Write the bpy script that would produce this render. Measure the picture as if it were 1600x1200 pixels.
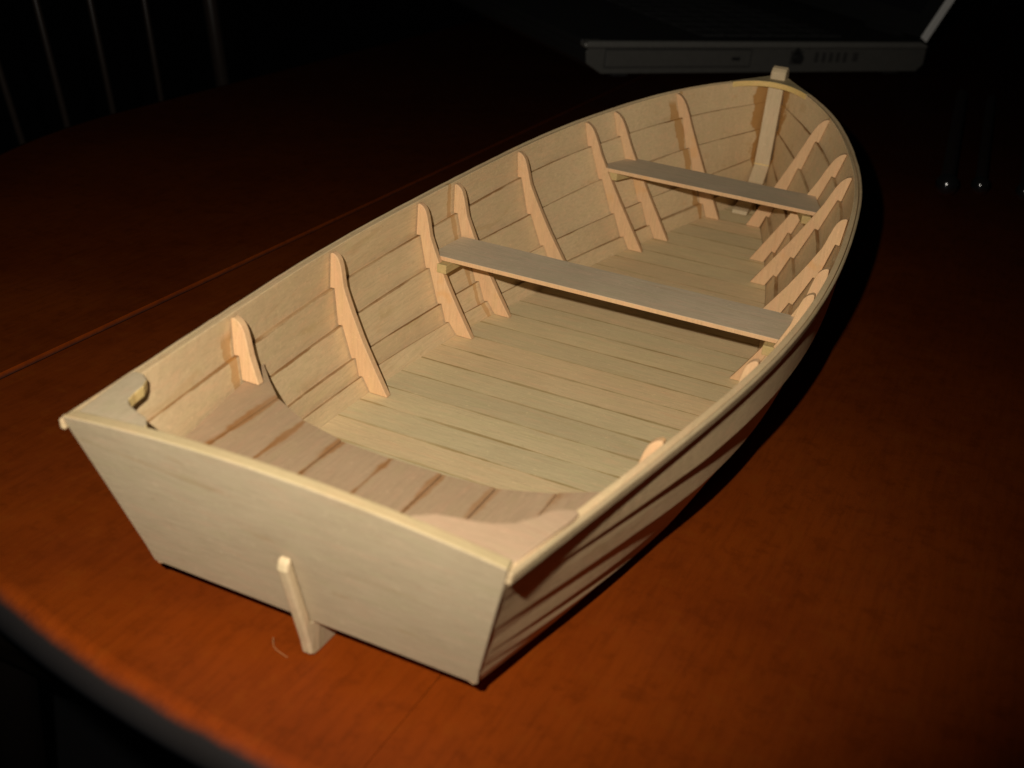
import bpy, bmesh, math, random
import numpy as np
from mathutils import Matrix, Vector
random.seed(7)
S = 0.05                                   # one modelling unit = 5 cm
for o in list(bpy.data.objects): bpy.data.objects.remove(o)
scene = bpy.context.scene
col = scene.collection

# ------------------------------------------------------------------ camera, light, exposure
ALPHA = math.atan(0.018)
RX = Matrix.Rotation(ALPHA, 3, 'X')        # boat frame -> level table frame
OFF = RX @ Vector((0, 0, -0.043))
def W(p):                                  # boat-frame units -> world metres
    v = RX @ Vector(p) - OFF
    return v * S
BOAT_M = Matrix.Translation(-OFF * S) @ RX.to_4x4()
Rc = Matrix(((0.9014039, 0.4265086, 0.0745750), (0.2560065, -0.3861007, -0.8862206), (-0.3491873, 0.8179344, -0.4572216)))
Cc = Vector((2.2315078, -3.2648348, 3.3297872))
FPX = 1846.57
right, down, fwd = Rc[0], Rc[1], Rc[2]
rw, uw, fw = RX @ right, -(RX @ down), RX @ fwd
cam_d = bpy.data.cameras.new('camera'); cam = bpy.data.objects.new('camera', cam_d); col.objects.link(cam)
M = Matrix((rw, uw, -fw)).transposed().to_4x4(); M.translation = W(Cc)
cam.matrix_world = M
cam_d.sensor_width = 36; cam_d.lens = FPX / 1600 * 36
cam_d.clip_start = 0.01; cam_d.clip_end = 60
cam_d.dof.use_dof = True; cam_d.dof.focus_distance = 7.6 * S; cam_d.dof.aperture_fstop = 20
scene.camera = cam

world = bpy.data.worlds.new('World'); scene.world = world; world.use_nodes = True
world.node_tree.nodes['Background'].inputs[0].default_value = (0.9, 0.85, 0.8, 1)
world.node_tree.nodes['Background'].inputs[1].default_value = 0.0025

def pix_dir(u, v):
    return (rw * ((u - 800) / FPX) - uw * ((v - 600) / FPX) + fw).normalized()
fl = bpy.data.lights.new('flash', 'SPOT'); flo = bpy.data.objects.new('flash', fl); col.objects.link(flo)
fl.energy = 5.8; fl.color = (1.0, 0.93, 0.82); fl.shadow_soft_size = 0.0025
fl.spot_size = math.radians(88); fl.spot_blend = 1.0
aim = pix_dir(750, 330)
flo.location = W(Cc) + (rw * -0.56 + uw * 0.54) * S
flo.rotation_euler = aim.to_track_quat('-Z', 'Y').to_euler()
scene.view_settings.view_transform = 'Standard'; scene.view_settings.look = 'None'
scene.view_settings.exposure = 0.0; scene.view_settings.gamma = 1
scene.cycles.max_bounces = 6

# ------------------------------------------------------------------ materials
def nd(nt, t, **kw):
    n = nt.nodes.new(t)
    for k, v in kw.items(): setattr(n, k, v)
    return n
def new_mat(name):
    m = bpy.data.materials.new(name); m.use_nodes = True
    nt = m.node_tree; return m, nt, nt.nodes['Principled BSDF']
def mixc(nt, fac, a, b, mode='MIX'):
    n = nd(nt, 'ShaderNodeMix', data_type='RGBA', blend_type=mode)
    for sock, val in ((n.inputs[0], fac), (n.inputs[6], a), (n.inputs[7], b)):
        if isinstance(val, (int, float)): sock.default_value = val
        elif isinstance(val, tuple): sock.default_value = (*val, 1) if len(val) == 3 else val
        else: nt.links.new(val, sock)
    return n.outputs[2]
def math_(nt, op, a, b=None, clamp=False):
    n = nd(nt, 'ShaderNodeMath', operation=op, use_clamp=clamp)
    for i, val in enumerate((a, b)):
        if val is None: continue
        if isinstance(val, (int, float)): n.inputs[i].default_value = val
        else: nt.links.new(val, n.inputs[i])
    return n.outputs[0]
def ramp(nt, fac, stops):
    n = nd(nt, 'ShaderNodeValToRGB'); e = n.color_ramp.elements
    while len(e) < len(stops): e.new(0.5)
    for el, (p, c) in zip(e, stops): el.position = p; el.color = (*c, 1) if len(c) == 3 else c
    nt.links.new(fac, n.inputs[0]); return n.outputs[0]
def mrange(nt, v, a, b, c=0.0, d=1.0):
    n = nd(nt, 'ShaderNodeMapRange'); n.interpolation_type = 'SMOOTHSTEP'
    nt.links.new(v, n.inputs[0])
    for i, x in enumerate((a, b, c, d)): n.inputs[i + 1].default_value = x
    return n.outputs[0]
def noise(nt, vec, scale, detail=4, rough=.55, dist=0.0):
    n = nd(nt, 'ShaderNodeTexNoise'); n.inputs['Scale'].default_value = scale
    n.inputs['Detail'].default_value = detail; n.inputs['Roughness'].default_value = rough
    n.inputs['Distortion'].default_value = dist
    nt.links.new(vec, n.inputs['Vector']); return n.outputs[0]
def mapping(nt, vec, scale, loc=(0, 0, 0), rot=(0, 0, 0)):
    n = nd(nt, 'ShaderNodeMapping'); n.inputs['Scale'].default_value = scale
    n.inputs['Location'].default_value = loc; n.inputs['Rotation'].default_value = rot
    nt.links.new(vec, n.inputs['Vector']); return n.outputs[0]

GLUE = (0.30, 0.13, 0.03)
def wood(name, c1, c2, axis='y', seams=0.0, glue_box=None, streak=0.5, rough=0.62, blot=None, fuzz=0.4, glue=(0.22, 0.095, 0.022), seam_min=.35):
    """pale model-making timber: fibre along one axis, growth streaks, glue squeezed out of the seams (UV v=0/1)"""
    m, nt, p = new_mat(name)
    tc = nd(nt, 'ShaderNodeTexCoord'); oi = nd(nt, 'ShaderNodeObjectInfo')
    addv = nd(nt, 'ShaderNodeVectorMath', operation='ADD')
    rnd = nd(nt, 'ShaderNodeCombineXYZ')
    for k in range(3): nt.links.new(math_(nt, 'MULTIPLY', oi.outputs['Random'], (0.73, 1.31, 0.57)[k]), rnd.inputs[k])
    nt.links.new(tc.outputs['Object'], addv.inputs[0]); nt.links.new(rnd.outputs[0], addv.inputs[1])
    v = addv.outputs[0]
    st = {'x': (1, 14, 14), 'y': (14, 1, 14), 'z': (14, 14, 1)}[axis]
    fine = noise(nt, mapping(nt, v, st), 110, 5, .7)
    med = noise(nt, mapping(nt, v, tuple(a if a == 1 else a * .55 for a in st)), 26, 3, .6, .6)
    big = noise(nt, v, 22, 3, .6)
    speck = noise(nt, v, 620, 3, .75)
    base = mixc(nt, mrange(nt, big, .3, .7), c1, c2)
    base = mixc(nt, mrange(nt, fine, .38, .70, 0, .42), base, tuple(x * .74 for x in c2))
    base = mixc(nt, mrange(nt, med, .60, .70, 0, streak), base, (c2[0] * .78, c2[1] * .66, c2[2] * .5))
    base = mixc(nt, mrange(nt, speck, .58, .72, 0, fuzz), base, tuple(min(1, x * 1.22) for x in c1))
    base = mixc(nt, mrange(nt, speck, .40, .28, 0, fuzz), base, tuple(x * .8 for x in c2))
    hue = noise(nt, mapping(nt, v, tuple(a if a == 1 else a * .3 for a in st), (3.1, 1.7, .4)), 95, 4, .65)
    base = mixc(nt, mrange(nt, hue, .50, .70, 0, .32), base, (min(1, c1[0] * 1.08), c1[1] * .90, c1[2] * .90))
    base = mixc(nt, mrange(nt, hue, .48, .32, 0, .26), base, (c2[0] * .93, c2[1] * 1.05, c2[2] * .92))
    pore = noise(nt, mapping(nt, v, tuple(a if a == 1 else a * .7 for a in st), (7.7, 5.1, 2.3)), 420, 2, .5)
    base = mixc(nt, mrange(nt, pore, .66, .74, 0, .45), base, (c2[0] * .62, c2[1] * .54, c2[2] * .42))
    if blot:
        b = noise(nt, v, 60, 3, .7)
        base = mixc(nt, mrange(nt, b, .58, .68, 0, .5), base, blot)
    if seams:
        sep = nd(nt, 'ShaderNodeSeparateXYZ'); nt.links.new(tc.outputs['UV'], sep.inputs[0])
        wv = noise(nt, mapping(nt, v, (1, 1, 1)), 45, 4, .7)
        vv = sep.outputs[1]
        d = math_(nt, 'SUBTRACT', 0.5, math_(nt, 'ABSOLUTE', math_(nt, 'SUBTRACT', vv, 0.5)))
        wid = mrange(nt, wv, .30, .78, seams * .22, seams)
        g = math_(nt, 'DIVIDE', math_(nt, 'SUBTRACT', wid, d), seams * .35, True)
        g = math_(nt, 'MULTIPLY', g, mrange(nt, noise(nt, v, 28, 3, .6), .36, .62, seam_min, .85))
        base = mixc(nt, g, base, glue)
    if glue_box:                             # glue run out along the stem and beside the ribs: stains fixed to the wood
        sp = nd(nt, 'ShaderNodeSeparateXYZ'); nt.links.new(tc.outputs['Object'], sp.inputs[0])
        nz = noise(nt, tc.outputs['Object'], 60, 4, .7)
        for (yc, w, amt, zmax, side) in glue_box:
            dd = math_(nt, 'ABSOLUTE', math_(nt, 'SUBTRACT', sp.outputs[1], yc * S))
            edge = math_(nt, 'MULTIPLY', mrange(nt, nz, .3, .7, .35, 1.25), w * S)
            g = math_(nt, 'DIVIDE', math_(nt, 'SUBTRACT', edge, dd), w * S * .12, True)
            g = math_(nt, 'MULTIPLY', g, mrange(nt, sp.outputs[2], (zmax - .03) * S, (zmax + .03) * S, amt, 0))
            g = math_(nt, 'MULTIPLY', g, mrange(nt, sp.outputs[0], -.001, .001, 1.0 if side <= 0 else 0.0, 1.0 if side >= 0 else 0.0))
            base = mixc(nt, g, base, (0.42, 0.20, 0.045))
    nt.links.new(base, p.inputs['Base Color'])
    p.inputs['Roughness'].default_value = rough
    p.inputs['Specular IOR Level'].default_value = 0.25
    bp_ = nd(nt, 'ShaderNodeBump'); bp_.inputs['Strength'].default_value = .45; bp_.inputs['Distance'].default_value = .00018
    nt.links.new(math_(nt, 'ADD', fine, math_(nt, 'MULTIPLY', speck, .8)), bp_.inputs['Height']); nt.links.new(bp_.outputs[0], p.inputs['Normal'])
    return m

stain = [(7.41, .13, .85, 3, 0), (6.50, .05, .7, .95, -1), (.97, .055, .55, .78, -1), (3.645, .03, .5, 3, -1), (6.60, .02, .5, 3, 0)]
M_plank = wood('plank_basswood', (0.712, 0.519, 0.285), (0.629, 0.448, 0.242), 'y', .055, stain, .30)
M_floor = wood('floor_basswood', (0.729, 0.576, 0.315), (0.657, 0.511, 0.279), 'x', .075, None, .18, glue=(.36, .24, .085), seam_min=.45)
M_floor2 = wood('floor_basswood_warm', (0.758, 0.564, 0.306), (0.683, 0.501, 0.271), 'x', .075, None, .18, glue=(.36, .24, .085), seam_min=.45)
M_floor3 = wood('floor_basswood_dull', (0.678, 0.541, 0.299), (0.611, 0.480, 0.265), 'x', .075, None, .18, glue=(.36, .24, .085), seam_min=.45)
M_tran = wood('transom_basswood', (0.478, 0.383, 0.244), (0.427, 0.334, 0.208), 'x', 0, None, .45)
M_frame = wood('frame_basswood', (0.662, 0.419, 0.218), (0.615, 0.376, 0.190), 'z', 0, None, .15, blot=(.62, .33, .12))
M_thw = wood('thwart_basswood', (0.658, 0.511, 0.333), (0.542, 0.420, 0.268), 'x', 0, None, .22)
M_seat = wood('seat_basswood', (0.431, 0.292, 0.172), (0.381, 0.257, 0.146), 'y', .17, None, .2, glue=(.27, .11, .025), seam_min=.4)
M_rail = wood('rail_basswood', (0.528, 0.400, 0.225), (0.456, 0.336, 0.188), 'y', 0, None, .3, blot=(.62, .42, .2))
M_cap = wood('transom_edge_basswood', (0.499, 0.387, 0.207), (0.462, 0.343, 0.178), 'x', 0, None, .2)
M_knee = wood('knee_basswood', (0.503, 0.345, 0.213), (0.460, 0.310, 0.187), 'x', 0, None, .25)
M_kneel = wood('grey_knee_basswood', (.46, .365, .235), (.38, .30, .18), 'y', 0, None, .3)
M_bh = wood('breasthook_basswood', (0.506, 0.405, 0.230), (0.432, 0.340, 0.184), 'x', 0, None, .25)
M_bhe = wood('yellow_basswood', (0.830, 0.606, 0.248), (0.724, 0.500, 0.178), 'x', 0, None, .3)
M_riser = wood('riser_basswood', (.52, .38, .17), (.44, .31, .12), 'y', 0, None, .3)
M_stem = wood('stem_basswood', (0.629, 0.490, 0.300), (0.561, 0.423, 0.247), 'z', 0, None, .2)
M_skeg = wood('skeg_basswood', (0.475, 0.360, 0.218), (0.432, 0.317, 0.184), 'z', 0, None, .3)

def table_mat():
    m, nt, p = new_mat('varnished_table_wood')
    tc = nd(nt, 'ShaderNodeTexCoord'); v = tc.outputs['Object']
    fine = noise(nt, mapping(nt, v, (9, 1.0, 9)), 60, 5, .7)
    blot = noise(nt, mapping(nt, v, (1.0, .8, 1.0)), 14, 5, .6, .4)
    mott = noise(nt, v, 130, 4, .7)
    c = mixc(nt, mrange(nt, blot, .28, .72), (.90, .134, .0075), (.66, .090, .0055))
    c = mixc(nt, mrange(nt, fine, .40, .72, 0, .30), c, (.32, .045, .002))
    c = mixc(nt, mrange(nt, mott, .50, .68, 0, .38), c, (.40, .056, .002))
    c = mixc(nt, mrange(nt, mott, .46, .34, 0, .35), c, (.85, .15, .009))
    # scattered dust and pale nicks
    vo = nd(nt, 'ShaderNodeTexVoronoi'); vo.inputs['Scale'].default_value = 42; nt.links.new(v, vo.inputs['Vector'])
    pick = math_(nt, 'GREATER_THAN', noise(nt, v, 31, 1), .60)
    dust = math_(nt, 'MULTIPLY', mrange(nt, vo.outputs['Distance'], .020, .032, 1, 0), pick)
    c = mixc(nt, dust, c, (.5, .27, .1))
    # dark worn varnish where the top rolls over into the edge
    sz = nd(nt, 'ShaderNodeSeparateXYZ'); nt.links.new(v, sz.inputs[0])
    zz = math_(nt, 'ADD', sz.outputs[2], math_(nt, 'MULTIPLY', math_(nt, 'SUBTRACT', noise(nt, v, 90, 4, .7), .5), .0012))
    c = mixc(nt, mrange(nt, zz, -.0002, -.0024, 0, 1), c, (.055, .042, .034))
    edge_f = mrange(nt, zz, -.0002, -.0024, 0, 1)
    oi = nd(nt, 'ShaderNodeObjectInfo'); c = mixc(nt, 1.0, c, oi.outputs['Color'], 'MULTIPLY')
    nt.links.new(c, p.inputs['Base Color'])
    rg = mrange(nt, noise(nt, v, 35, 4, .6), .3, .7, .42, .56)
    nt.links.new(rg, p.inputs['Roughness'])
    p.inputs['Specular IOR Level'].default_value = .35
    p.inputs['Coat Weight'].default_value = 1.0; p.inputs['Coat Tint'].default_value = (.41, .455, .52, 1); p.inputs['Coat IOR'].default_value = 1.02; p.inputs['Coat Roughness'].default_value = .35
    b = nd(nt, 'ShaderNodeBump'); b.inputs['Strength'].default_value = .25; b.inputs['Distance'].default_value = .0003
    nt.links.new(math_(nt, 'ADD', mott, fine), b.inputs['Height']); nt.links.new(b.outputs[0], p.inputs['Normal'])
    return m
M_table = table_mat()
def plain(name, c, rough=.5, metal=0.0, spec=.5, bump=0.0, scale=200):
    m, nt, p = new_mat(name); tc = nd(nt, 'ShaderNodeTexCoord')
    n = noise(nt, tc.outputs['Object'], scale, 3)
    nt.links.new(mixc(nt, n, tuple(x * .85 for x in c), tuple(x * 1.15 for x in c)), p.inputs['Base Color'])
    p.inputs['Roughness'].default_value = rough; p.inputs['Metallic'].default_value = metal
    p.inputs['Specular IOR Level'].default_value = spec
    if bump:
        b = nd(nt, 'ShaderNodeBump'); b.inputs['Strength'].default_value = bump; b.inputs['Distance'].default_value = .0005
        nt.links.new(n, b.inputs['Height']); nt.links.new(b.outputs[0], p.inputs['Normal'])
    return m
M_lap = plain('laptop_grey_plastic', (.070, .067, .060), .45)
M_laprim = plain('laptop_silver_rim', (.15, .145, .13), .4, .3)
M_dark = plain('black_plastic', (.012, .012, .012), .5)
M_slot = plain('dark_slot', (.022, .021, .019), .8)
M_key = plain('black_keys', (.02, .02, .02), .55)
M_screen = plain('dark_screen', (.01, .01, .012), .25)
M_lidrim = plain('lid_silver', (.80, .79, .76), .4, .1)
M_ball = plain('glossy_black', (.006, .006, .006), .16, 0, .8)
M_rod = plain('dark_rod_lacquer', (.012, .006, .004), .8, 0, .2)
M_chair = plain('dark_stained_wood', (.014, .010, .008), .34, 0, .5)
M_matt = plain('matt_dark_wood', (.010, .007, .006), .9, 0, .1)
M_floorm = plain('dark_carpet', (.045, .045, .048), .95, 0, .1, .6, 260)
M_hair = plain('wood_shaving', (.42, .22, .09), .6)

# ------------------------------------------------------------------ mesh helpers
def mesh_obj(name, verts, faces, m, parent=None, uvs=None, smooth=False, scale=S, bevel=0, mats=None, fmat=None):
    me = bpy.data.meshes.new(name); me.from_pydata([tuple(c * scale for c in v) for v in verts], [], faces)
    bm = bmesh.new(); bm.from_mesh(me)
    bmesh.ops.recalc_face_normals(bm, faces=bm.faces)
    bm.to_mesh(me); bm.free()
    me.materials.append(m)
    for x in (mats or []): me.materials.append(x)
    if fmat:
        for i, k in fmat.items(): me.polygons[i].material_index = k
    if uvs:
        uv = me.uv_layers.new(name='UVMap')
        for pl in me.polygons:
            for li in pl.loop_indices: uv.data[li].uv = uvs[me.loops[li].vertex_index]
    if smooth:
        for pl in me.polygons: pl.use_smooth = True
    o = bpy.data.objects.new(name, me); col.objects.link(o)
    if parent is not None: o.parent = parent
    if bevel:
        b = o.modifiers.new('bevel', 'BEVEL'); b.width = bevel * S; b.segments = 2; b.limit_method = 'ANGLE'; b.angle_limit = math.radians(35)
    return o
def tag(o, label=None, cat=None, group=None, kind=None):
    for k, v in (('label', label), ('category', cat), ('group', group), ('kind', kind)):
        if v: o[k] = v
    return o
def extrude(poly, fn_a, fn_b):
    """poly list of 2D; two mapping functions give both faces"""
    n = len(poly); V = [fn_a(p) for p in poly] + [fn_b(p) for p in poly]
    F = [list(range(n)), list(range(2 * n - 1, n - 1, -1))] + [[i, (i + 1) % n, n + (i + 1) % n, n + i] for i in range(n)]
    return V, F
def join(parts):
    V, F = [], []
    for v, f in parts:
        k = len(V); V += list(v); F += [[i + k for i in ff] for ff in f]
    return V, F
def box(x0, x1, y0, y1, z0, z1):
    return extrude([(x0, y0), (x1, y0), (x1, y1), (x0, y1)], lambda p: (p[0], p[1], z0), lambda p: (p[0], p[1], z1))
def spline(xs, ys):
    xs = np.array(xs, float); ys = np.array(ys, float); n = len(xs); h = np.diff(xs)
    A = np.zeros((n, n)); b = np.zeros(n); A[0, 0] = A[-1, -1] = 1
    for i in range(1, n - 1):
        A[i, i - 1] = h[i - 1]; A[i, i] = 2 * (h[i - 1] + h[i]); A[i, i + 1] = h[i]
        b[i] = 6 * ((ys[i + 1] - ys[i]) / h[i] - (ys[i] - ys[i - 1]) / h[i - 1])
    Mm = np.linalg.solve(A, b)
    def f(x):
        i = int(np.clip(np.searchsorted(xs, x) - 1, 0, n - 2)); t = x - xs[i]; hh = h[i]
        a = (Mm[i + 1] - Mm[i]) / (6 * hh)
        return float(ys[i] + t * ((ys[i + 1] - ys[i]) / hh - hh * (2 * Mm[i] + Mm[i + 1]) / 6) + Mm[i] / 2 * t * t + a * t ** 3)
    return f
def interp(x, xs, ys): return float(np.interp(x, xs, ys))

# ------------------------------------------------------------------ table and floor
seams_x = [-6.76, -3.0, .54, 4.11, 7.84]
TW, TC, TB, YN, YF = 7.3, .54, 7.0, -.63, 27.0
def near(x): return YN + TB * (1 - math.sqrt(max(0, 1 - ((x - TC) / TW) ** 2)))
TT = .26                                  # thickness in units
table = bpy.data.objects.new('wooden_table', None); col.objects.link(table)
tag(table, 'varnished orange-brown wooden table with long boards, under the model boat', 'table')
def make_table():
    rr = .14
    for b in range(4):
        xa, xb = seams_x[b] + .001, seams_x[b + 1] - .001
        bm = bmesh.new(); N = 40
        # outline rows: near curve inset by the round-over, then the rounded edge going down
        rows = []
        xs = [xa + (xb - xa) * i / N for i in range(N + 1)]
        if b == 0: xs = [TC - TW * math.cos(math.pi / 2 * t) for t in np.linspace(0.0, 1, 60)]; xs = [x for x in xs if x < xb] + [xb]
        if b == 3: xs = [TC + TW * math.cos(math.pi / 2 * t) for t in np.linspace(1, 0.0, 60)]; xs = [xa] + [x for x in xs if x > xa]
        def rim(x):
            """point on rim and outward normal"""
            c = max(-1, min(1, (x - TC) / TW)); s = math.sqrt(max(0, 1 - c * c))
            p = Vector((x, YN + TB * (1 - s), 0)); n = Vector((c / TW, -s / TB, 0)).normalized(); return p, n
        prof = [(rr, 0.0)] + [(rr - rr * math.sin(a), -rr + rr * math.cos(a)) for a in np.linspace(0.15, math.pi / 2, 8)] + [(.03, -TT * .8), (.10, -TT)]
        R_ = []
        for x in xs:
            p, n = rim(x); row = []
            for (ins, dz) in prof:
                q = p - n * ins; q.x = min(max(q.x, xa), xb) if b in (1, 2) else (min(q.x, xb) if b == 0 else max(q.x, xa))
                row.append(bm.verts.new((q.x * S, q.y * S, dz * S)))
            R_.append(row)
        for i in range(len(R_) - 1):
            for j in range(len(prof) - 1):
                try: bm.faces.new((R_[i][j], R_[i + 1][j], R_[i + 1][j + 1], R_[i][j + 1]))
                except Exception: pass
        # straight long edge for the outer boards
        def side(row, sx):
            far = []
            for k, (ins, dz) in enumerate(prof):
                xw = (TC + sx * TW) - sx * ins
                far.append(bm.verts.new((xw * S, YF * S, dz * S)))
            for j in range(len(prof) - 1): bm.faces.new((row[j], row[j + 1], far[j + 1], far[j]))
            return far
        top = [r[0] for r in R_]; bot = [r[-1] for r in R_]
        if b == 0:
            fr = side(R_[0], -1); e = bm.verts.new((xb * S, YF * S, 0)); eb = bm.verts.new((xb * S, YF * S, -TT * S))
            bm.faces.new([fr[0]] + top + [e]); bm.faces.new([fr[-1]] + bot + [eb]); fe = fr + [eb, e]
            bm.faces.new(fe)
            bm.faces.new([R_[-1][0], e, eb] + [R_[-1][j] for j in range(len(prof) - 1, 0, -1)])
        elif b == 3:
            fr = side(R_[-1], 1); e = bm.verts.new((xa * S, YF * S, 0)); eb = bm.verts.new((xa * S, YF * S, -TT * S))
            bm.faces.new(top + [fr[0], e]); bm.faces.new(bot + [fr[-1], eb]); bm.faces.new(fr + [eb, e])
            bm.faces.new([R_[0][0], e, eb] + [R_[0][j] for j in range(len(prof) - 1, 0, -1)])
        else:
            e0 = bm.verts.new((xa * S, YF * S, 0)); e1 = bm.verts.new((xb * S, YF * S, 0))
            f0 = bm.verts.new((xa * S, YF * S, -TT * S)); f1 = bm.verts.new((xb * S, YF * S, -TT * S))
            bm.faces.new(top + [e1, e0]); bm.faces.new(bot + [f1, f0]); bm.faces.new((e0, e1, f1, f0))
            bm.faces.new([R_[0][0], e0, f0] + [R_[0][j] for j in range(len(prof) - 1, 0, -1)])
            bm.faces.new([R_[-1][0], e1, f1] + [R_[-1][j] for j in range(len(prof) - 1, 0, -1)])
        bmesh.ops.recalc_face_normals(bm, faces=bm.faces)
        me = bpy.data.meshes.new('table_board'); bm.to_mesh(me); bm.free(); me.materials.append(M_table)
        o = bpy.data.objects.new('table_board', me); col.objects.link(o); o.parent = table; k_ = (.85, 1.0, 1.0, .85)[b]; o.color = (k_, k_, k_, 1)  # outer boards coloured darker to stand in for the flash falling off
        for pl in me.polygons:
            if len(pl.vertices) == 4 and abs(pl.normal.z) < .999: pl.use_smooth = True
        bv = o.modifiers.new('bevel', 'BEVEL'); bv.width = .0012 * S; bv.segments = 2; bv.limit_method = 'ANGLE'; bv.angle_limit = math.radians(60)
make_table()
for sx in (-1, 1):
    for yy in (12.0, 22.5):
        w = .55
        V, F = extrude([(-w, -w), (w, -w), (w, w), (-w, w)], lambda p: (TC + sx * 3.8 + p[0], yy + p[1], -TT), lambda p: (TC + sx * 3.8 + p[0] * .6, yy + p[1] * .6, -14.99))
        mesh_obj('leg', V, F, M_matt, table, bevel=.04)
V, F = box(-400, 400, -100, 700, -15.4, -15.0)
tag(mesh_obj('floor', V, F, M_floorm), kind='structure')

# ------------------------------------------------------------------ boat hull definition (boat frame, units)
def zb(y): return .0132 * (y - 2.11) * (y - 6.56) if y < 6.9 else .0132 * 4.79 * .34 + .11 * (y - 6.9)
SY = [-.25, 1.016, 2.109, 3.206, 3.673, 4.553, 5.42, 5.84, 6.557, 7.0]
xs_f = spline(SY + [7.43], [.942, 1.134, 1.268, 1.312, 1.300, 1.230, 1.082, .955, .662, .40, .065])
zs_f = spline([-.25, 1.016, 2.109, 3.206, 3.673, 4.553, 5.42, 5.84, 6.557, 7.45], [.93, .872, .836, .822, .830, .870, .926, .964, 1.030, 1.092])
xc_f = spline([0, 1.0, 2.1, 3.2, 3.67, 4.55, 5.4, 5.84, 6.56, 7.08], [.750, .900, .985, .975, .93, .79, .60, .475, .245, .055])
TY = [0, 2.1, 3.2, 4.55, 5.4, 6.56, 7.4]
TT_ = [[.11, .24, .47, .735], [.108, .235, .462, .728], [.092, .228, .494, .74], [.10, .265, .503, .785], [.10, .28, .545, .80], [.11, .30, .56, .80], [.13, .32, .57, .80]]
GG = [[.115, .25, .48, .745], [.186, .365, .70, .90], [.19, .38, .68, .916], [.13, .37, .66, .89], [.11, .32, .60, .85], [.10, .30, .56, .80], [.12, .30, .56, .80]]
TH = .034
def trY(z): return -.245 * (z - .183) / .761          # transom outer plane
STEM = [(0.03, 7.08), (.10, 7.22), (.2, 7.32), (.35, 7.375), (.7, 7.40), (1.13, 7.43)]
def stY(z): return interp(z, [a[0] for a in STEM], [a[1] for a in STEM])
def frac(j, y, tab):
    if j == 0: return 0.0
    if j == 5: return 1.0
    return interp(y, TY, [r[j - 1] for r in tab])
KN = []
for j in range(6):
    pts = []
    for y in [0.0] + SY[1:9]:
        z = zb(y) + frac(j, y, TT_) * (zs_f(y) - zb(y))
        x = xc_f(min(y, 7.05)) + frac(j, y, GG) * (xs_f(y) - xc_f(min(y, 7.05)))
        pts.append((y, x, z))
    zend = zb(7.2) + frac(j, 7.3, TT_) * (1.090 - zb(7.2)); ye = stY(zend)
    pts.append((ye, .065, zend))
    if j == 5: pts.insert(-1, (7.0, .40, zs_f(7.0)))
    KN.append((spline([p[0] for p in pts], [p[1] for p in pts]), spline([p[0] for p in pts], [p[2] for p in pts]), ye))
def K(j, y): return KN[j][0](y), KN[j][1](y)
def Kstart(j):
    y = 0.0
    for _ in range(6): y = trY(K(j, y)[1]) + .012
    return y
NS = 72
def hull_x(y, z):
    """inner half width at height z (section polyline)"""
    P = [K(j, y) for j in range(6)]
    return interp(z, [p[1] for p in P], [p[0] for p in P])

boat = bpy.data.objects.new('model_boat', None); col.objects.link(boat); boat.matrix_world = BOAT_M
tag(boat, 'unpainted pale wooden model rowing boat with two thwarts, standing on the table', 'model boat')

def plank(i, s):
    y0a, y0b = Kstart(i), Kstart(i + 1); y1a, y1b = KN[i][2], KN[i + 1][2]
    V, UV, F = [], [], []
    for k in range(NS + 1):
        u = k / NS
        ya = y0a + (y1a - y0a) * u; yb = y0b + (y1b - y0b) * u
        xa, za = K(i, ya); xb, zb_ = K(i + 1, yb)
        d = Vector((xb - xa, 0, zb_ - za)); L = d.length; d.normalize(); n = Vector((d.z, 0, -d.x))
        taper = max(0, min(1, .25 + (1 - u) * 6, .02 + u * 4.5)) if i > 0 else 1
        off = TH * taper if i > 0 else 0.0
        lap = (.045 if i > 0 else .028)
        A = Vector((xa, ya, za)) + n * off - d * lap * taper
        B = Vector((xb, yb, zb_))
        mid = (A + B) / 2
        wob = .004 * math.sin(ya * 2.1 + i * 1.7 + s)
        for q, v in ((A, 0), (A + (B - A) * .5 + n * wob, .5), (B, 1)):
            V.append((s * q.x, q.y, q.z)); UV.append((u, v * (.8 if i == 4 else 1)))
        A2, B2 = A + n * TH, B + n * TH
        for q, v in ((A2, 0), (A2 + (B2 - A2) * .5 + n * wob, .5), (B2, 1)):
            V.append((s * q.x, q.y, q.z)); UV.append((u, v * (.8 if i == 4 else 1)))
    for k in range(NS):
        a, b = 6 * k, 6 * k + 6
        for p, q in ((0, 1), (1, 2), (2, 5), (5, 4), (4, 3), (3, 0)): F.append([a + p, a + q, b + q, b + p])
    F.append([0, 1, 2, 5, 4, 3]); e = 6 * NS; F.append([e, e + 1, e + 2, e + 5, e + 4, e + 3])
    return mesh_obj('hull_plank', V, F, M_plank, boat, UV, bevel=.005)
for s in (-1, 1):
    for i in range(5): plank(i, s)

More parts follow.
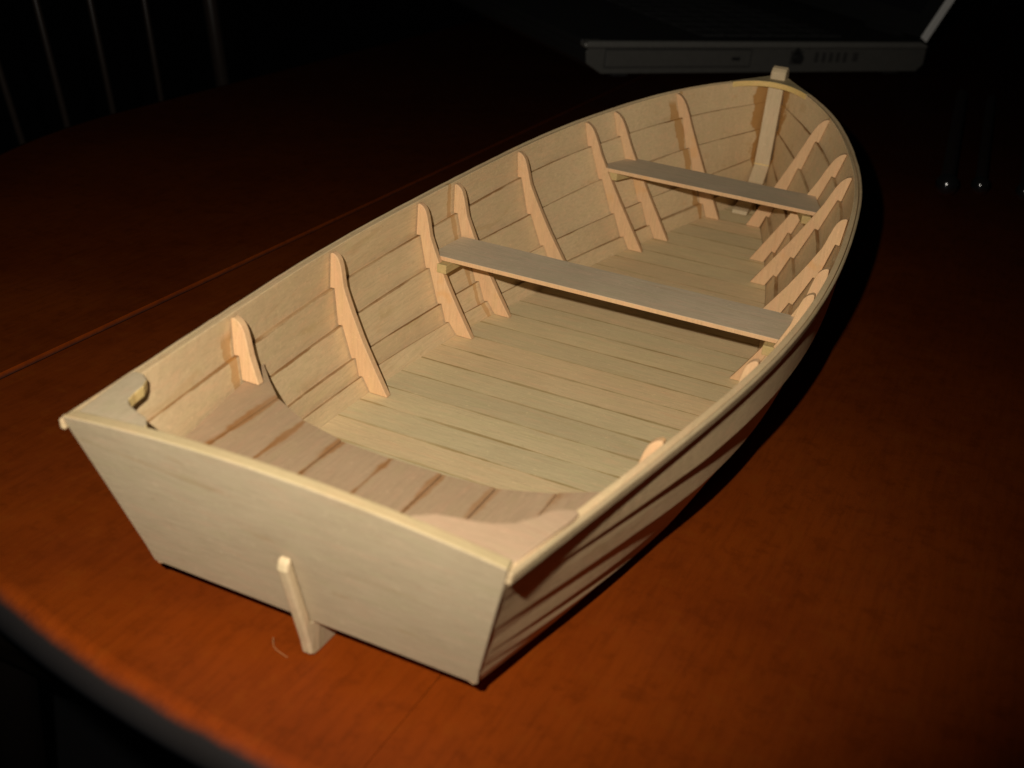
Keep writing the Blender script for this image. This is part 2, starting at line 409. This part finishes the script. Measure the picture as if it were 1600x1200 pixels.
# bottom: cross-planked boards
def bottom():
    ys = [.02 + .0] + [1.755 + .2535 * k for k in range(-6, 21) if 1.755 + .2535 * k < 7.0] + [7.06]
    V, UV, F = [], [], []; fm = {}; rb = random.Random(3)
    for a, b in zip(ys[:-1], ys[1:]):
        a2, b2 = a + .0004, b - .0004
        f0 = len(F); n = 14; k = len(V); rows = (a2, (a2 + b2) / 2, b2)
        dz = 0
        for lev in (0, 1):
            for ri, y in enumerate(rows):
                w = max(.02, xc_f(min(y, 7.05)))
                for c in range(n + 1):
                    x = -w + 2 * w * c / n
                    wv = .006 * math.sin(x * 7 + y * 13) if ri != 1 else 0
                    V.append((x, y, zb(y) - .03 * lev + dz)); UV.append((x, ri / 2 + .0))
        st = (n + 1)
        for r in range(2):
            for c in range(n):
                p = k + r * st + c; F.append([p, p + 1, p + st + 1, p + st]); q = p + 3 * st; F.append([q, q + st, q + st + 1, q + 1])
        for c in range(n):
            for r0 in (0, 2):
                p = k + r0 * st + c; q = p + 3 * st; F.append([p, p + 1, q + 1, q])
        for r in range(2):
            for c in (0, n):
                p = k + r * st + c; q = p + 3 * st; F.append([p, p + st, q + st, q])
        tone = rb.choice((0, 0, 1, 1, 2))
        for q in range(f0, len(F)): fm[q] = tone
    # thin filler just under the joints so that no light leaks through
    me = mesh_obj('bottom_board', V, F, M_floor, boat, UV, mats=[M_floor2, M_floor3], fmat=fm)
bottom()
# keel plank under the bottom (thin, closes the joints too)
def under_strip(hw, z_off, th, y0, y1, name, m):
    V, F = [], []; n = 30
    for k in range(n + 1):
        y = y0 + (y1 - y0) * k / n; w = hw(y)
        for x, z in ((-w, zb(y) - z_off), (w, zb(y) - z_off), (w, zb(y) - z_off - th), (-w, zb(y) - z_off - th)): V.append((x, y, z))
    for k in range(n):
        for j in range(4): F.append([4 * k + j, 4 * k + (j + 1) % 4, 4 * k + 4 + (j + 1) % 4, 4 * k + 4 + j])
    F += [[0, 1, 2, 3], [4 * n + 3, 4 * n + 2, 4 * n + 1, 4 * n]]
    return mesh_obj(name, V, F, m, boat)
under_strip(lambda y: .12, .034, .022, .045, 6.9, 'keel_plank', M_frame)

# transom
def transom():
    th = .062; P = []
    zt, crown = .944, .075
    def up(x): return zt + crown * (1 - (x / .94) ** 2)
    # right side points of section from bottom to top
    zbm = .158
    sx = lambda z: hull_x(trY(z) + .03, max(z, zb(0.0))) + TH + .003
    zz = np.linspace(zbm, zt, 10)
    pts = [(sx(z), z) for z in zz]
    xe = pts[-1][0]
    up = lambda x: zt + crown * (1 - (x / xe) ** 2)
    pts += [(x, up(x)) for x in np.linspace(xe, -xe, 31)[1:-1]]
    pts += [(-sx(z), z) for z in zz[::-1]]
    fa = lambda p: (p[0], trY(p[1]), p[1])
    def fb(p): return (p[0] * .99 if abs(p[0]) > .7 else p[0], trY(p[1]) + th, p[1] - (.0 if p[1] > .3 else 0))
    V, F = extrude(pts, fa, fb)
    fm = {}
    n = len(pts)
    for i in range(n):
        if pts[i][1] > zt - .001 and pts[(i + 1) % n][1] > zt - .001: fm[2 + i] = 1
    mesh_obj('transom', V, F, M_tran, boat, bevel=.007, mats=[M_cap], fmat=fm)
transom()

# frames: aft face at y, thick TF
TF = .046
def frame(y, s, zlow=None, heel=.135):
    P = [K(j, y) for j in range(6)]
    outer = []
    for j in range(5):
        (xa, za), (xb, zb_) = P[j], P[j + 1]
        d = Vector((xb - xa, zb_ - za)); d.normalize(); n = Vector((d.y, -d.x)); o = TH * .9 if j > 0 else 0
        g = -.011
        outer.append((xa + n.x * (o + g), za + n.y * (o + g) + (.0 if j == 0 else .004)))
        outer.append((xb + n.x * g, zb_ + (-.012 if j == 4 else .004)))
    z0, z1 = P[0][1] + .003, P[5][1]
    outer[0] = (outer[0][0], z0)
    H = z1 - z0
    c = np.polyfit([p[1] for p in P], [p[0] for p in P], 3)
    wt = [0, .15, .4, .6, .75, .84, .90, .945, .972, .987, .995]; ww = [heel - .005, heel - .02, .088, .082, .082, .082, .078, .069, .055, .037, .018]
    inner = []
    for t in [0, .06, .12, .2, .3, .4, .5, .6, .68, .75, .80, .84, .87, .90, .925, .945, .96, .975, .985, .993]:
        z = z0 + H * t
        inner.append((float(np.polyval(c, z)) - interp(t, wt, ww) , z))
    x_top = float(np.polyval(c, z0 + H * .75)) - interp(.75, wt, ww); x_bot = inner[0][0]
    inner = [((x * .4 + .6 * (x_bot + (x_top - x_bot) * ((z - z0) / H) / .75)) if (z - z0) / H < .75 else x, z) for x, z in inner]
    if zlow is not None:
        def cut(L):
            out = []
            for a, b in zip(L[:-1], L[1:]):
                if a[1] >= zlow: out.append(a)
                elif b[1] >= zlow:
                    t = (zlow - a[1]) / (b[1] - a[1]); out.append((a[0] + (b[0] - a[0]) * t, zlow))
            out.append(L[-1]); return out
        outer, inner = cut(outer), cut(inner)
    poly = outer + inner[::-1]
    poly = [p for i, p in enumerate(poly) if i == 0 or (abs(p[0] - poly[i - 1][0]) + abs(p[1] - poly[i - 1][1])) > 1e-4]
    V, F = extrude(poly, lambda p: (s * p[0], y, p[1]), lambda p: (s * p[0], y + TF, p[1] ))
    return mesh_obj('rib', V, F, M_frame, boat, bevel=.005)
FY = [1.016, 2.109, 3.206, 3.673, 4.553, 5.42, 5.842, 6.557]
DL = [0, 0, .0, .02, 0.0, .05, -.02, -.02]; DR = [0, 0, 0, -.02, 0.01, -.035, 0, 0]
for k, y in enumerate(FY):
    frame(y + DL[k], -1, .532 if k == 0 else None)
    frame(y + DR[k], 1, .532 if k == 0 else None)

# thwarts
def thwart(y0, y1, z, th=.03, skew=0):
    gap = .02; n = 6; P = []
    for k in range(n + 1):
        y = y0 + (y1 - y0) * k / n; P.append((-(hull_x(y, z) - gap), y + skew))
    for k in range(n, -1, -1):
        y = y0 + (y1 - y0) * k / n; P.append((hull_x(y, z) - gap, y))
    V, F = extrude(P, lambda p: (p[0], p[1], z), lambda p: (p[0], p[1], z - th))
    fm = {2 + 2 * n + 1: 1}
    return mesh_obj('thwart', V, F, M_thw, boat, bevel=.004, mats=[M_frame], fmat=fm)
thwart(3.252, 3.672, .472)
thwart(5.436, 5.85, .592, skew=.036)
# riser chips glued to the ribs under the thwart
for s in (-1, 1):
    for (ya, yb, z) in ((3.206, 3.67, .438), (5.42, 5.84, .558)):
        y0_ = ya + (.0 if ya < 3.3 else (.038 if s < 0 else -.045))
        xa, xb = hull_x(y0_, z - .04), hull_x(yb, z - .04)
        ln = y0_ + (-.010 if ya < 3.3 else .03)
        poly = [(s * (xa - .145), ln), (s * (xb - .145), yb), (s * (xb - .075), yb), (s * (xa - .075), ln)]
        V, F = extrude(poly, lambda p: (p[0], p[1], z), lambda p: (p[0], p[1], z - .062))
        mesh_obj('thwart_riser', V, F, M_riser, boat, bevel=.004)

# stern seat: separate fore-and-aft planks, concave front
def seat():
    z, th = .53, .035
    front_x = [-1.1, -.95, -.817, -.575, -.329, -.054, .197, .468, .709, .9, 1.1]
    front_y = [1.24, 1.09, .968, .845, .785, .770, .773, .80, .905, 1.04, 1.2]
    cuts = [-1.2, -.817, -.575, -.329, -.054, .207, .462, .713, 1.2]
    V, UV, F = [], [], []
    for a, b in zip(cuts[:-1], cuts[1:]):
        g = .003; xs = np.linspace(a + g, b - g, 7); k = len(V); pts = []
        lim = lambda y: hull_x(y, z) - .005
        for x in xs:
            y = interp(x, front_x, front_y); xx = max(-lim(y), min(lim(y), x)); pts.append((xx, y))
        back = []
        for x in xs[::-1]:
            y = trY(z) + .08; xx = max(-lim(.1), min(lim(.1), x)); back.append((xx, y))
            
        # intermediate side points to follow the hull on the outer planks
        poly = pts[:]
        if b == 1.2: poly += [(lim(y), y) for y in (.8, .5, .2)]
        poly += back
        if a == -1.2: poly += [(-lim(y), y) for y in (.2, .5, .8)]
        dz = random.uniform(-.004, .004)
        v, f = extrude(poly, lambda p: (p[0], p[1], z + dz), lambda p: (p[0], p[1], z - th + dz))
        V += v; F += [[i + k for i in ff] for ff in f]
        for p in poly * 2: UV.append((p[1], min(1, max(0, (p[0] - a) / (b - a)))))
    mesh_obj('stern_seat', V, F, M_seat, boat, UV, bevel=.004)
    # cleats under the seat ends
    v, f = join([box(-.9, .9, .60, .70, z - th - .07, z - th - .005), box(-.85, .85, .12, .22, z - th - .07, z - th - .005)])
    mesh_obj('seat_cleat', v, f, M_seat, boat)
seat()

# rub rails, following the outside of the sheer plank
def rail(s):
    V, F = [], []; n = 80; w, h = .017, .050
    y0, y1 = Kstart(5) - .008, KN[5][2] + .03
    for k in range(n + 1):
        y = y0 + (y1 - y0) * k / n; x, z = K(5, min(y, KN[5][2])); xe = max(x, .03)
        e = .02
        dx = (K(5, min(y + e, KN[5][2]))[0] - K(5, y - e)[0]) / (2 * e); c = math.sqrt(1 + dx * dx)
        nx, ny = 1 / c, -dx / c
        o = TH + .006
        fz = random.uniform(-.0025, .0025)
        for a, b in ((o, 0.004), (o + w, -.004 + fz), (o + w - .004, -h), (o - .012, -h)):
            V.append((s * (xe + nx * a), y + ny * a, z + b))
    for k in range(n):
        for j in range(4): F.append([4 * k + j, 4 * k + (j + 1) % 4, 4 * k + 4 + (j + 1) % 4, 4 * k + 4 + j])
    F += [[0, 1, 2, 3], [4 * n + 3, 4 * n + 2, 4 * n + 1, 4 * n]]
    mesh_obj('rub_rail', V, F, M_rail, boat, bevel=.008)
for s in (-1, 1): rail(s)

# quarter knees
def knee(s):
    inner = [(.665, -.165), (.68, -.10), (.72, -.055), (.79, -.03), (.85, -.005), (.885, .03), (.905, .09), (.92, .16), (.95, .215), (1.0, .25), (1.075, .25)] if s < 0 else [(.50, -.165), (.53, -.10), (.60, -.045), (.70, -.02), (.80, .005), (.87, .055), (.915, .13), (.945, .20), (.985, .24), (1.03, .262), (1.075, .25)]
    P = [(x, y) for x, y in inner]
    outer = [(hull_x(y, .86) + .045, y) for y in (.2, .1, 0, -.1, -.17)]
    P = [p for p in P[:-1]] + [(hull_x(.25, .86) + .04, .245)] + outer
    zt = lambda p: .925 + .02 * (1 - abs(p[0])) * 0 - .03 * max(0, p[1])
    V, F = extrude(P, lambda p: (s * p[0], p[1], zt(p)), lambda p: (s * p[0], p[1], zt(p) - .055))
    mesh_obj('corner_knee', V, F, M_knee if s > 0 else M_kneel, boat, bevel=.006, mats=[M_bhe], fmat={i: 1 for i in range(2, 2 + len(inner) - 1)})
for s in (-1, 1): knee(s)

# breasthook
def breasthook():
    P = []
    for x in np.linspace(-.325, .325, 17): P.append((x, 7.09 + .16 * (1 - (x / .325) ** 2) - .01 * x))
    side = []
    for y in np.linspace(7.12, 7.44, 8): side.append((K(5, min(y, KN[5][2]))[0] + .03, y))
    P += side + [(0, 7.50)] + [(-x, y) for x, y in side[::-1]]
    zt = lambda p: zs_f(min(p[1], 7.45)) + .008 + .012 * (1 - (p[0] / .36) ** 2)
    V, F = extrude(P, lambda p: (p[0], p[1], zt(p)), lambda p: (p[0], p[1], zt(p) - .048))
    mesh_obj('breasthook', V, F, M_bh, boat, bevel=.004, mats=[M_bhe], fmat={i: 1 for i in range(2, 18)})
breasthook()
# stem: inner post, forefoot knee, head above the breasthook
def stem():
    hw = .068
    inn = [(7.36, 1.10), (7.345, .7), (7.325, .33), (7.20, .20), (6.99, .095), (6.76, .055), (6.74, .025)]
    out = [(7.03, .0), (7.16, .03), (7.30, .12), (7.41, .28), (7.46, .5), (7.50, 1.10)]
    P = inn + out
    V, F = extrude(P, lambda p: (-hw, p[0], p[1]), lambda p: (hw, p[0], p[1]))
    o = mesh_obj('stem_post', V, F, M_stem, boat, bevel=.006)
    H = [(7.355, 1.09), (7.36, 1.165), (7.39, 1.195), (7.44, 1.21), (7.49, 1.19), (7.51, 1.09)]
    V, F = extrude(H, lambda p: (-hw, p[0], p[1]), lambda p: (hw, p[0], p[1]))
    mesh_obj('stem_head', V, F, M_stem, o, bevel=.015)
    # scarf joint line across the post
    V, F = box(-hw - .001, hw + .001, 7.318, 7.33, .335, .342); mesh_obj('scarf_joint', V, F, M_bhe, o)
stem()
# skeg and stern post
def skeg():
    hw = .020
    P = []
    for y in np.linspace(.02, 2.4, 14): P.append((y, zb(y) - .078))
    P += [(2.4, zb(2.4) - .082)]
    for y in np.linspace(1.9, .06, 10): P.append((y, -.043 - .018 * y + (.0) ))
    pb = [p for p in P if True]
    # clamp bottom edge to the table line or hull
    P = [(y, max(z, -.040 - .018 * y)) for y, z in P]
    P2 = [P[0]]
    for p in P[1:]:
        if (p[0] - P2[-1][0]) ** 2 + (p[1] - P2[-1][1]) ** 2 > 1e-6: P2.append(p)
    top = [(y, zb(y) - .056) for y in np.linspace(.06, 1.25, 12)]
    bot = [(y, -.040 - .018 * y) for y in np.linspace(1.24, .05, 8)]
    bot = [(y, min(z, zb(y) - .060)) for y, z in bot]
    V, F = extrude(top + bot, lambda p: (-hw + .006, p[0], p[1]), lambda p: (hw + .004, p[0], p[1]))
    mesh_obj('skeg', V, F, M_skeg, boat, bevel=.006)
    Q = [(trY(.575) - .006, .565), (trY(.56) - .036, .548), (trY(.53) - .052, .51), (trY(.05) - .055, .05), (.005, -.018), (.03, -.040), (.075, -.041), (.075, .14), (.035, .150), (trY(.16) - .003, .160)]
    V, F = extrude(Q, lambda p: (-.026, p[0], p[1]), lambda p: (.026, p[0], p[1]))
    mesh_obj('stern_post', V, F, M_stem, boat, bevel=.012)
skeg()

# ------------------------------------------------------------------ laptop behind the bow
def ray_table(u, v):
    d = pix_dir(u, v); c = W(Cc); t = -c.z / d.z; return c + d * t
A = ray_table(925, 122); B = ray_table(1428, 117)
A.z = B.z = 0
ax = (B - A).normalized(); ay = Vector((-ax.y, ax.x, 0)); Ln = (B - A).length / S
lap = bpy.data.objects.new('laptop', None); col.objects.link(lap)
lap.matrix_world = Matrix(((ax.x, ay.x, 0, A.x), (ax.y, ay.y, 0, A.y), (0, 0, 1, 0), (0, 0, 0, 1)))
tag(lap, 'dark grey laptop with open lid, side on behind the bow of the boat', 'laptop')
LW = 6.6
def sidepoly():   # cross-section along its depth (x) with raised front corner, z
    return [(.12, .06), (Ln, .06), (Ln + .12, .16), (Ln + .12, .40), (Ln, .40), (-.1, .40), (-.14, .36), (-.12, .2)]
V, F = extrude(sidepoly(), lambda p: (p[0], 0, p[1]), lambda p: (p[0], LW, p[1]))
mesh_obj('base', V, F, M_dark, lap, bevel=.02)
V, F = extrude(sidepoly(), lambda p: (p[0], -.012, p[1]), lambda p: (p[0], -.001, p[1]))
mesh_obj('side_panel', V, F, M_lap, lap, bevel=.006)
V, F = extrude([(-.16, .404), (Ln + .14, .404), (Ln + .14, .45), (Ln, .495), (-.08, .495), (-.17, .46)], lambda p: (p[0], -.014, p[1]), lambda p: (p[0], .14, p[1]))
mesh_obj('palm_deck', V, F, M_laprim, lap, bevel=.02)
V, F = box(-.15, Ln + .12, .142, LW + .01, .404, .494)
mesh_obj('deck', V, F, M_dark, lap, bevel=.02)
V, F = join([box(.9 + .33 * i, 1.19 + .33 * i, 2.0 - 1.6 + .42 * j, 2.0 - 1.6 + .42 * j + .36, .497, .515) for i in range(0, 0)] + [box(1.9 + .42 * i, 2.27 + .42 * i, .35 + .42 * j, .72 + .42 * j, .50, .52) for i in range(6) for j in range(14)])
mesh_obj('keyboard', V, F, M_key, lap)
V, F = box(.1, Ln, .03, LW - .03, .496, .499); mesh_obj('deck_panel', V, F, M_dark, lap)
# optical drive bay drawn by its gap
def frame_rect(x0, x1, z0, z1, w=.02, y0=-.006, y1=.02):
    return join([box(x0, x1, y0, y1, z1 - w, z1), box(x0, x1, y0, y1, z0, z0 + w), box(x0, x0 + w, y0, y1, z0 + w, z1 - w), box(x1 - w, x1, y0, y1, z0 + w, z1 - w)])
V, F = box(.17, 2.52, -.024, -.013, .155, .375); ob = mesh_obj('drive_bay', V, F, M_lap, lap, bevel=.006)
V, F = frame_rect(.15, 2.54, .135, .395, .02, -.016, .0); mesh_obj('gap', V, F, M_slot, ob)
V, F = box(2.2, 2.34, -.03, -.025, .235, .28); mesh_obj('eject_button', V, F, M_dark, ob)
V, F = box(3.22, 3.44, -.018, .0, .17, .37); ob = mesh_obj('socket', V, F, M_slot, lap)
def cyl(c0, c1, r0, r1, n=16):
    c0, c1 = Vector(c0), Vector(c1); d = (c1 - c0).normalized(); a = d.orthogonal().normalized(); b = d.cross(a)
    V = [c + (a * math.cos(2 * math.pi * k / n) + b * math.sin(2 * math.pi * k / n)) * r for c, r in ((c0, r0), (c1, r1)) for k in range(n)]
    F = [[k, (k + 1) % n, n + (k + 1) % n, n + k] for k in range(n)] + [list(range(n)), list(range(2 * n - 1, n - 1, -1))]
    return [tuple(v) for v in V], F
V, F = join([cyl((3.33, -.10, .27), (3.33, 0, .27), .07, .085), cyl((3.30, -.06, .33), (3.33, -.02, .40), .05, .03)])
mesh_obj('plug', V, F, M_dark, lap)
V, F = join([box(3.66 + .13 * i, 3.73 + .13 * i, -.016, .0, .20, .345) for i in range(5)] + [box(4.36, 4.46, -.016, .0, .21, .34)])
mesh_obj('vent', V, F, M_slot, lap)
# feet
for xa in (.35, Ln - .5):
    for ya in (.1, LW - .4):
        V, F = box(xa, xa + .25, ya, ya + .25, 0, .065); mesh_obj('foot', V, F, M_dark, lap)
# lid, tilted back from the hinge
hx, hz, ang = Ln + .02, .53, math.radians(60)
dx, dz = math.cos(ang), math.sin(ang); nxx, nzz = -dz, dx
def lid(p): return (hx + dx * p[0] + nxx * p[1], hz + dz * p[0] + nzz * p[1])
LP = [(0, -.07), (5.4, -.07), (5.45, 0), (5.4, .07), (0, .07)]
V, F = extrude(LP, lambda p: (lid(p)[0], 0, lid(p)[1]), lambda p: (lid(p)[0], LW, lid(p)[1]))
lo = mesh_obj('lid', V, F, M_dark, lap, bevel=.02)
V, F = extrude([(0, -.072), (5.4, -.072), (5.42, .0), (5.4, .072), (0, .072)], lambda p: (lid(p)[0], -.02, lid(p)[1]), lambda p: (lid(p)[0], -.001, lid(p)[1]))
mesh_obj('rim', V, F, M_lidrim, lo, bevel=.008)
V, F = extrude([(.35, .072), (5.1, .072), (5.1, .078), (.35, .078)], lambda p: (lid(p)[0], .3, lid(p)[1]), lambda p: (lid(p)[0], LW - .3, lid(p)[1]))
mesh_obj('screen', V, F, M_screen, lo)
for ya in (.5, LW - 1.3):
    V, F = cyl((hx, ya, hz - .03), (hx, ya + .8, hz - .03), .075, .075); mesh_obj('hinge', V, F, M_dark, lap)

# ------------------------------------------------------------------ three dark rods with shiny ends at the right
def rod(p0, p1, r, label):
    a, b = Vector(p0), Vector(p1); root = bpy.data.objects.new('dark_rod', None); col.objects.link(root); root.location = a
    tag(root, label, 'rod', 'dark rods lying on the table at the far right')
    d = b - a; d.z = 0
    V, F = cyl((0, 0, r), Vector((d.x / S, d.y / S, r / 1)), r * .62, r * .62, 20)
    mesh_obj('shaft', V, F, M_rod, root, smooth=False)
    bm = bmesh.new(); bmesh.ops.create_uvsphere(bm, u_segments=32, v_segments=20, radius=r * S)
    me = bpy.data.meshes.new('ball_end'); bm.to_mesh(me); bm.free(); me.materials.append(M_ball)
    for pl in me.polygons: pl.use_smooth = True
    o = bpy.data.objects.new('ball_end', me); col.objects.link(o); o.parent = root; o.location = (0, 0, r * S)
for (u, v, u2, v2, r, lab) in ((1475, 305, 1500, 160, .115, 'black rod with the brightest glinting round end, nearest the boat'),
                               (1528, 303, 1546, 165, .095, 'middle black rod with round end, between the other two'),
                               (1598, 313, 1610, 175, .095, 'outermost black rod with round end, cut by the picture edge')):
    rod(ray_table(u, v), ray_table(u2, v2), r, lab)

# ------------------------------------------------------------------ chair behind the table edge
chair = bpy.data.objects.new('spindle_chair', None); col.objects.link(chair)
tag(chair, 'dark wooden spindle-back chair standing beyond the left table edge', 'chair')
chair.location = W((-8.2, 8.4, 0)); chair.location.z = -15.0 * S
def cpt(y, z): 
    w = W((-8.2, y, z)); return ((w.x - chair.location.x) / S, (w.y - chair.location.y) / S, (w.z - chair.location.z) / S)
SEATZ = 15.0 - 6.2
def spindle(yt, zt_, yb, zb2, r, name):
    a, b = Vector(cpt(yt, zt_)), Vector(cpt(yb, zb2)); d = (a - b).normalized()
    b2 = b - d * ((b.z - SEATZ) / d.z); a2 = a + d * ((SEATZ + 12.0 - a.z) / d.z)
    V, F = cyl(b2, a2, r, r * .8, 16); mesh_obj(name, V, F, M_chair, chair, smooth=True); return a2
tops = []
for (yt, z1, yb, z2) in ((6.048, .81, 6.44, -.86), (6.843, .717, 7.137, -.785), (7.67, .621, 7.908, -.756), (8.593, .514, 8.788, -.722)):
    tops.append(spindle(yt, z1, yb, z2, .045, 'spindle'))
tops.append(spindle(9.86, .36, 10.06, -.74, .11, 'back_post'))
tops.append(spindle(4.6, .9, 5.2, -.9, .15, 'back_post'))
ym = sum(t.y for t in tops) / len(tops)
V, F = box(-.25, .25, min(t.y for t in tops) - .3, max(t.y for t in tops) + .3, SEATZ + 11.9, SEATZ + 13.0)
mesh_obj('top_rail', [(v[0] + tops[0].x, v[1], v[2]) for v in V], F, M_chair, chair, bevel=.08)
y0, y1 = cpt(4.7, 0)[1], cpt(10.6, 0)[1]
V, F = box(-.6, 7.2, y0, y1, SEATZ - .5, SEATZ); mesh_obj('seat', V, F, M_chair, chair, bevel=.15)
for xx in (0.0, 6.5):
    for yy in (y0 + .6, y1 - .6):
        V, F = cyl((xx, yy, 0), (xx, yy, SEATZ - .45), .25, .35); mesh_obj('leg', V, F, M_matt, chair, smooth=True)

# ------------------------------------------------------------------ tiny curled shaving by the skeg
def shaving():
    p0, p1 = ray_table(427, 1003), ray_table(449, 1028)
    pm = (p0 + p1) / 2 + Vector((-.0006, -.0008, 0))
    cu = bpy.data.curves.new('wood_shaving', 'CURVE'); cu.dimensions = '3D'; sp = cu.splines.new('NURBS'); sp.points.add(3)
    for i, p in enumerate((p0 + Vector((0, 0, .0012)), p0 * .6 + pm * .4 + Vector((-.0004, 0, .0004)), pm, p1)):
        sp.points[i].co = (p.x, p.y, max(p.z, .0002), 1)
    sp.use_endpoint_u = True; sp.order_u = 3; cu.bevel_depth = .00006
    o = bpy.data.objects.new('wood_shaving', cu); col.objects.link(o)
    dg = bpy.context.evaluated_depsgraph_get(); me = bpy.data.meshes.new_from_object(o.evaluated_get(dg)); bpy.data.objects.remove(o)
    o = bpy.data.objects.new('wood_shaving', me); col.objects.link(o); me.materials.clear(); me.materials.append(M_hair)
    tag(o, 'tiny curled wood shaving on the table beside the skeg', 'shaving')
shaving()
